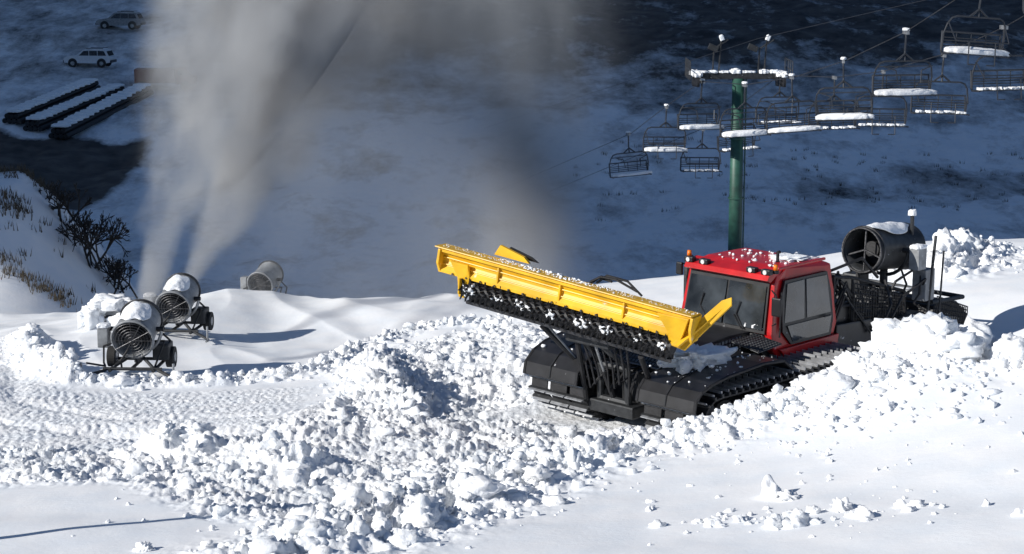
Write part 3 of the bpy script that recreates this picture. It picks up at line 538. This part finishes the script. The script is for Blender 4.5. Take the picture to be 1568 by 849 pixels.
# ================================================================ SKI LIFT
def gx(l,y): return (9.5 if l==1 else 13.5)+.22*(100-y)
L1=[(69.8,-4.45),(75.6,-6.35),(81.4,-7.82),(87,-8.9),(93.3,-9.73),(100,-10.1),(106,-11.9),(112.5,-14.0)]
L2=[(76.2,-6.2),(81.6,-7.6),(87.5,-8.7),(92.9,-9.36),(100.2,-9.8),(106.1,-11.8),(112.5,-13.75)]
def chair(x,y,z,snow,yaw=math.atan(.22)):
    c=empty('chairlift_chair',(x,y,z),(rng.normal()*.02,rng.normal()*.035,yaw*1+rng.normal()*.12))
    w=1.12
    fr=[]
    for s in (-1,1):
        fr.append([(s*w,-.35,.02),(s*w,.28,.0),(s*w,.36,.1),(s*w*.99,.42,.75)])
        fr.append([(s*w,.30,.02),(s*w*1.03,.2,.7),(s*w*.97,.1,1.05),(s*w*.86,.05,1.25),(s*w*.7,0,1.32)])
    fr.append([(-w*.7,0,1.32),(w*.7,0,1.32)]); fr.append([(-w,.42,.75),(w,.42,.75)])
    tubes(c,'frame',fr,.034,CHAIR,6)
    tubes(c,'hanger',[[(0,0,1.32),(0,.05,1.7),(0,-.02,2.2),(0,0,2.38)],[(-.35,0,1.32),(0,0,1.6)],[(.35,0,1.32),(0,0,1.6)]],.04,CHAIR,6)
    box(c,'grip',(0,0,2.40),(.12,.5,.16),GALV,bev=.02)
    tubes(c,'back_slats',[[(-w,.40,.25+k*.1),(w,.40,.25+k*.1)] for k in range(4)]+[[(x_,.41,.05),(x_,.42,.75)] for x_ in (-.56,0,.56)],.02,CHAIR,6)
    for k in range(4): box(c,'seat_slat_%d'%k,(0,-.28+.17*k,.03),(2.18,.12,.03),CHAIR,bev=0)
    up=rng.random()<.7; tubes(c,'restraint_bar',[[(-w*.95,.1,1.1),(-w*.85,-.35,1.15),(-.5,-.45,1.0),(-.45,-.55,.55)],[(w*.95,.1,1.1),(w*.85,-.35,1.15),(.5,-.45,1.0),(.45,-.55,.55)],[(-w*.85,-.35,1.15),(w*.85,-.35,1.15)]] if up else [[(-w*.95,.1,1.1),(-w*.9,-.5,.5),(w*.9,-.5,.5),(w*.95,.1,1.1)],[(-.5,-.5,.5),(-.5,-.6,-.3),(-.2,-.6,-.3)],[(.5,-.5,.5),(.5,-.6,-.3),(.2,-.6,-.3)]],.022,CHAIR,6)
    if snow: 
        snowcap(c,'seat_snow',(0,-.04,.12),(2.34*rng.uniform(.94,1),.66,.30*rng.uniform(.8,1.2)),amp=.22); snowcap(c,'grip_snow',(0,0,2.50),(.22,.36,.14))
    else:
        for k in range(5): snowcap(c,'seat_frost_%d'%k,(-.85+.42*k,-.05+.1*rng.normal(),.08),(.40*rng.uniform(.6,1.2),.5,.12),amp=.4)
    return c
for y,z in L1: chair(gx(1,y),y,z,True)
for y,z in L2: chair(gx(2,y),y,z,False)
chair(gx(1,64.5)+.3,64.5,-2.75,True); chair(gx(2,71)+.2,71,-4.5,False)
cab_=empty('haul_cable')
p1=[(gx(1,40),40,8.5),(gx(1,64.5),64.5,-.35)]+[(gx(1,y),y,z+2.42) for y,z in L1]+[(gx(1,150),150,-20)]
p2=[(gx(2,45),45,6.5),(gx(2,71),71,-2.1)]+[(gx(2,y),y,z+2.42) for y,z in L2]+[(gx(2,150),150,-20)]
tubes(cab_,'cables',[p1,p2],.02,STEEL,6)
tubes(cab_,'comm_line',[[(24,50,7),(19,75,-1.9),(12.4,101,-5.6)],[(12.4,101,-5.6),(-2,150,-15)]],.012,STEEL,4)
ty=101; tx=11.45; tz=hz(tx,ty)
T=empty('lift_tower',(tx,ty,tz)); ht=-7.6-tz
cone(T,'pole',(0,0,-.3),(0,0,ht),.38,.30,GREEN,28,smooth=True)
for k in range(1,4): cone(T,'pole_flange_%d'%k,(0,0,ht*k/4-.04),(0,0,ht*k/4+.04),.40,.40,GREEN,28)
tubes(T,'ladder',[[(.42,-.1,.5),(.42,-.1,ht)],[(.42,.25,.5),(.42,.25,ht)]]+[[(.42,-.1,.6+.35*k),(.42,.25,.6+.35*k)] for k in range(int(ht/.35)-1)],.02,GREEN,5)
box(T,'crossarm',(0,0,ht+.12),(4.7,.35,.32),DGREY,bev=.03)
for k in range(7): snowcap(T,'crossarm_snow_%d'%k,(-2.0+.65*k+rng.normal()*.08,-.02,ht+.32),(.62*rng.uniform(.7,1.15),.42,.22*rng.uniform(.6,1.5)),amp=.5)
for s in (-1,1):
    xx=s*2.15
    tubes(T,'sheave_beam_%d'%s,[[(xx,-1.5,ht-.1),(xx,1.5,ht-.25)],[(xx,0,ht+.1),(xx,-.8,ht-.1)],[(xx,0,ht+.1),(xx,.8,ht-.1)]],.06,DGREY,8)
    for k in range(6): cone(T,'sheave_%d_%d'%(s,k),(xx-.06,-1.4+.56*k,ht-.10-.03*k),(xx+.06,-1.4+.56*k,ht-.10-.03*k),.24,.24,BLACK,16)
    tubes(T,'catwalk_%d'%s,[[(xx-.35*s,-1.4,ht+.1),(xx-.35*s,1.4,ht+.1)],[(xx-.7*s,-1.4,ht+.1),(xx-.7*s,1.4,ht+.1)],[(xx+.4*s,-1.4,ht+.95),(xx+.4*s,1.4,ht+.95)],[(xx+.4*s,-1.4,ht+.5),(xx+.4*s,1.4,ht+.5)]]+[[(xx+.4*s,-1.4+.7*k,ht),(xx+.4*s,-1.4+.7*k,ht+.95)] for k in range(5)],.025,DGREY,5)
    snowcap(T,'sheave_snow_%d'%s,(xx,0,ht+.22),(.5,2.6,.3),amp=.6)
    xf=(-1.0 if s<0 else 1.3)
    tubes(T,'lifting_frame_%d'%s,[[(xf,0,ht+.2),(xf+.1,0,ht+1.9)],[(xf-.25,0,ht+1.5),(xf+.45,0,ht+1.95)],[(xf-.3,0,ht+.3),(xf-.25,0,ht+1.5)]],.04,DGREY,6)
    box(T,'floodlight_%d'%s,(xf-.3 if s<0 else xf-.6,-.1,ht+1.55),(.5,.35,.3),DGREY,(0,.4,0)); snowcap(T,'frame_snow_%d'%s,(xf+.15,0,ht+2.0),(.22,.2,.4),(0,.4*s,0))
# ================================================================ VALLEY OBJECTS
def suv(x,y,yaw,m,name='parked_car'):
    c=empty(name,(x,y,hz(x,y)+.05),(0,0,yaw))
    prism(c,'body',[(-2.3,.45),(-2.35,.95),(-2.2,1.0),(-1.9,1.62),(-1.7,1.72),(.2,1.72),(.45,1.66),(1.05,1.1),(2.1,1.0),(2.35,.85),(2.35,.45),(1.9,.38),(-1.9,.38)],-.92,.92,m,.05)
    for s in (-1,1):
        yb=.925*s
        for k,q in enumerate(([(-1.95,1.12),(-1.70,1.58),(-1.1,1.6),(-1.1,1.12)],[(-1.03,1.12),(-1.03,1.6),(-.25,1.6),(-.25,1.12)],[(-.18,1.12),(-.18,1.6),(.32,1.57),(.8,1.12)])):
            prism(c,'side_window_%d_%d'%(k,s),q,yb-.01,yb+.015,GLASS)
        for xw in (-1.45,1.45):
            cone(c,'wheel_arch',(xw,.915*s,.4),(xw,.94*s,.4),.46,.46,BLKP,20); cone(c,'wheel',(xw,.70*s,.37),(xw,.96*s,.37),.37,.37,TYRE,20); cone(c,'wheel_rim',(xw,.955*s,.37),(xw,.975*s,.37),.2,.2,GALV,14)
    sheet(c,'windscreen',[(.52,-.8,1.62),(.52,.8,1.62),(1.06,.82,1.13),(1.06,-.82,1.13)],GLASS,.02)
    sheet(c,'rear_window',[(-1.98,.8,1.55),(-1.98,-.8,1.55),(-2.2,-.8,1.1),(-2.2,.8,1.1)],GLASS,.02)
    box(c,'bumper_front',(2.36,0,.55),(.12,1.8,.25),BLKP); box(c,'bumper_rear',(-2.37,0,.55),(.12,1.8,.25),BLKP)
    tubes(c,'roof_rack',[[(-1.6,s*.75,1.8),(.1,s*.75,1.8)] for s in (-1,1)],.03,BLACK,6)
    snowcap(c,'roof_snow',(-.75,0,1.74),(1.9,1.5,.1))
    return c
suv(-41.4,196,math.radians(174),WHITE); suv(-40.6,208,math.radians(176),GREY)
tr=empty('parked_truck',(-33.2,190,hz(-33.2,190)),(0,0,.05))
prism(tr,'cargo_box',[(-2.6,.7),(-2.6,2.0),(1.2,2.0),(1.2,.7)],-1.1,1.1,FRED,.04); prism(tr,'truck_cab',[(1.25,.6),(1.25,2.1),(2.1,2.1),(2.5,1.3),(3.1,1.2),(3.1,.6)],-1,1,FRED,.05)
prism(tr,'cab_window',[(1.45,1.4),(1.45,1.95),(2.0,1.95),(2.3,1.4)],-1.02,1.02,GLASS)
for xw in (-1.8,2.2):
    for s in (-1,1): cone(tr,'wheel',(xw,s*.8,.45),(xw,s*1.1,.45),.45,.45,TYRE,20)
for k,(ax,ay,bx,by) in enumerate(((-43.0,171,-39.2,186),(-41.0,170,-36.8,186),(-38.6,169,-34.3,186))):
    st=empty('pipe_stack',(0,0,0)); dx,dy=bx-ax,by-ay; l=math.hypot(dx,dy); px,py=dy/l,-dx/l
    za,zb=hz(ax,ay),hz(bx,by); LL=[]
    for lay in range(2):
        for j in range(4-lay):
            o=(j-1.5+lay*.5)*.46; LL.append([(ax+px*o,ay+py*o,za+.35+.42*lay),(bx+px*o,by+py*o,zb+.35+.42*lay)])
    tubes(st,'pipes',LL,.23,WOOD,12)
    for i in range(16):
        t=(i+.5)/16; snowcap(st,'pipe_snow_%d'%i,(ax+dx*t,ay+dy*t,za*(1-t)+zb*t+1.12),(1.5*rng.uniform(.85,1.1),1.5,.36),(0,0,math.atan2(dy,dx)-math.pi/2),amp=.3)
def shrub(x,y,h,n,name='bare_shrub'):
    o=empty(name,(x,y,hz(x,y)-.1)); Ls=[]
    def br(p,d,l,dep):
        q=p+d*l; Ls.append(([tuple(p),tuple(q)],.035*(.62**dep)+.008))
        if dep<4:
            for _ in range(rng.integers(2,5)):
                dd=(d+Vector(rng.normal(size=3))*.42+Vector((0,0,.12))).normalized(); br(q,dd,l*rng.uniform(.5,.8),dep+1)
    for i in range(n):
        d=Vector((rng.normal()*.4,rng.normal()*.4,1)).normalized(); br(Vector((rng.normal()*.4,rng.normal()*.4,0)),d,h*.33,0)
    tubes(o,'branches',Ls,.02,TWIG,4)
shrub(-15.8,74,2.4,9); shrub(-17.0,74.5,1.7,6); shrub(-14.9,74.3,1.8,6)
def grass(name,pts,h):
    bm=bmesh.new()
    for x,y in pts:
        z=hz(x,y)
        for k in range(9):
            a=rng.uniform(0,6.28); l=h*rng.uniform(.5,1.1); dx,dy=math.cos(a)*.18*l,math.sin(a)*.18*l+0; ox,oy=rng.normal(size=2)*.14
            v=[bm.verts.new((x+ox-.02,y+oy,z-.05)),bm.verts.new((x+ox+.02,y+oy,z-.05)),bm.verts.new((x+ox+dx*2,y+oy+dy*2,z+l))]; bm.faces.new(v)
    me=bpy.data.meshes.new(name); bm.to_mesh(me); bm.free(); me.materials.append(STRAW); link(bpy.data.objects.new(name,me))
gp=np.concatenate([rng.normal([-19.5,72.5],[1.6,.5],(90,2)),rng.normal([-17.5,69.5],[1.8,.4],(70,2)),rng.normal([-19,76],[2,.6],(60,2)),rng.uniform([5,140],[42,165],(120,2))])
grass('dry_grass',gp,.34)
# ================================================================ SNOW-MAKING MIST (real volumes)
def plume(name,a,b,r0,r1,dens,seed,pw=1.3,ns=.35,fade=.35,z0=1.2,stretch=.35,warp=1.2,step=2.5,tp=2.5):
    a,b=Vector(a),Vector(b); d=b-a; H=d.length
    bm=bmesh.new(); bmesh.ops.create_cone(bm,cap_ends=True,segments=24,radius1=r0,radius2=r1,depth=H,matrix=Matrix.Translation((0,0,H/2)))
    m=bpy.data.materials.new(name+'_vapour'); m.use_nodes=True; t=m.node_tree; t.nodes.clear(); Nn=t.nodes.new; K=t.links.new
    try: m.cycles.volume_step_rate=step
    except Exception: pass
    out=Nn('ShaderNodeOutputMaterial'); v=Nn('ShaderNodeVolumeScatter'); v.inputs['Color'].default_value=(.92,.96,1,1); v.inputs['Anisotropy'].default_value=-.35
    K(v.outputs[0],out.inputs['Volume']); tc=Nn('ShaderNodeTexCoord'); sp=Nn('ShaderNodeSeparateXYZ'); K(tc.outputs['Object'],sp.inputs[0])
    def M(op,x,y=None):
        n=Nn('ShaderNodeMath'); n.operation=op
        for i,q in enumerate((x,y)):
            if q is None: continue
            if isinstance(q,(int,float)): n.inputs[i].default_value=q
            else: K(q,n.inputs[i])
        return n.outputs[0]
    x,y,z=sp.outputs; rr=M('SQRT',M('ADD',M('MULTIPLY',x,x),M('MULTIPLY',y,y))); R=M('ADD',M('MULTIPLY',z,(r1-r0)/H),r0)
    mp=Nn('ShaderNodeMapping'); mp.inputs['Scale'].default_value=(1,1,stretch); mp.inputs['Location'].default_value=(seed*7,seed*3,seed); K(tc.outputs['Object'],mp.inputs[0])
    nz=Nn('ShaderNodeTexNoise'); nz.inputs['Scale'].default_value=ns; nz.inputs['Detail'].default_value=3.5; nz.inputs['Roughness'].default_value=.62; K(mp.outputs[0],nz.inputs['Vector'])
    q=M('DIVIDE',rr,R); edge_=M('MULTIPLY',M('MULTIPLY',M('SUBTRACT',.56,nz.outputs['Fac']),4*warp),q)
    fall=M('POWER',M('MAXIMUM',M('SUBTRACT',M('SUBTRACT',1,q),M('MAXIMUM',edge_,-.2)),0),pw)
    soft=M('MAXIMUM',M('MINIMUM',M('MULTIPLY',M('SUBTRACT',1,q),1.7),1),0)
    fall=M('MULTIPLY',fall,M('MULTIPLY',soft,soft))
    mr=Nn('ShaderNodeMapRange'); mr.inputs[1].default_value=.35; mr.inputs[2].default_value=.72; mr.inputs[3].default_value=.12; K(nz.outputs['Fac'],mr.inputs[0])
    tail=M('MAXIMUM',M('SUBTRACT',1,M('POWER',M('DIVIDE',z,H),tp)),0)
    dn=M('DIVIDE',dens,M('ADD',M('MULTIPLY',z,fade),z0))
    K(M('MULTIPLY',M('MULTIPLY',M('MULTIPLY',fall,dn),mr.outputs[0]),tail),v.inputs['Density'])
    o=addbm(None,name,bm,m); o.location=a; o.rotation_euler=d.to_track_quat('Z','Y').to_euler(); return o
plume('snow_gun_plume',(-7.76,41.1,-8.00),(-7.7,64,1.2),.30,4.8,16,1,ns=.62)
plume('snow_gun_plume',(-7.75,46.6,-8.40),(-3.6,71,1.6),.30,6.8,14,2,ns=.5)
plume('snow_gun_plume',(.6,62,-12),(-.2,65,3.5),2.8,5.6,1.25,3,z0=1,fade=.05,ns=.42,pw=1.0)
plume('drifting_snow_mist',(-3.4,62.6,-16),(-3.4,62.6,9),10.4,10.4,.12,5,pw=1.0,ns=.16,fade=0,z0=1,stretch=.6,warp=.4,tp=4,step=3.5)
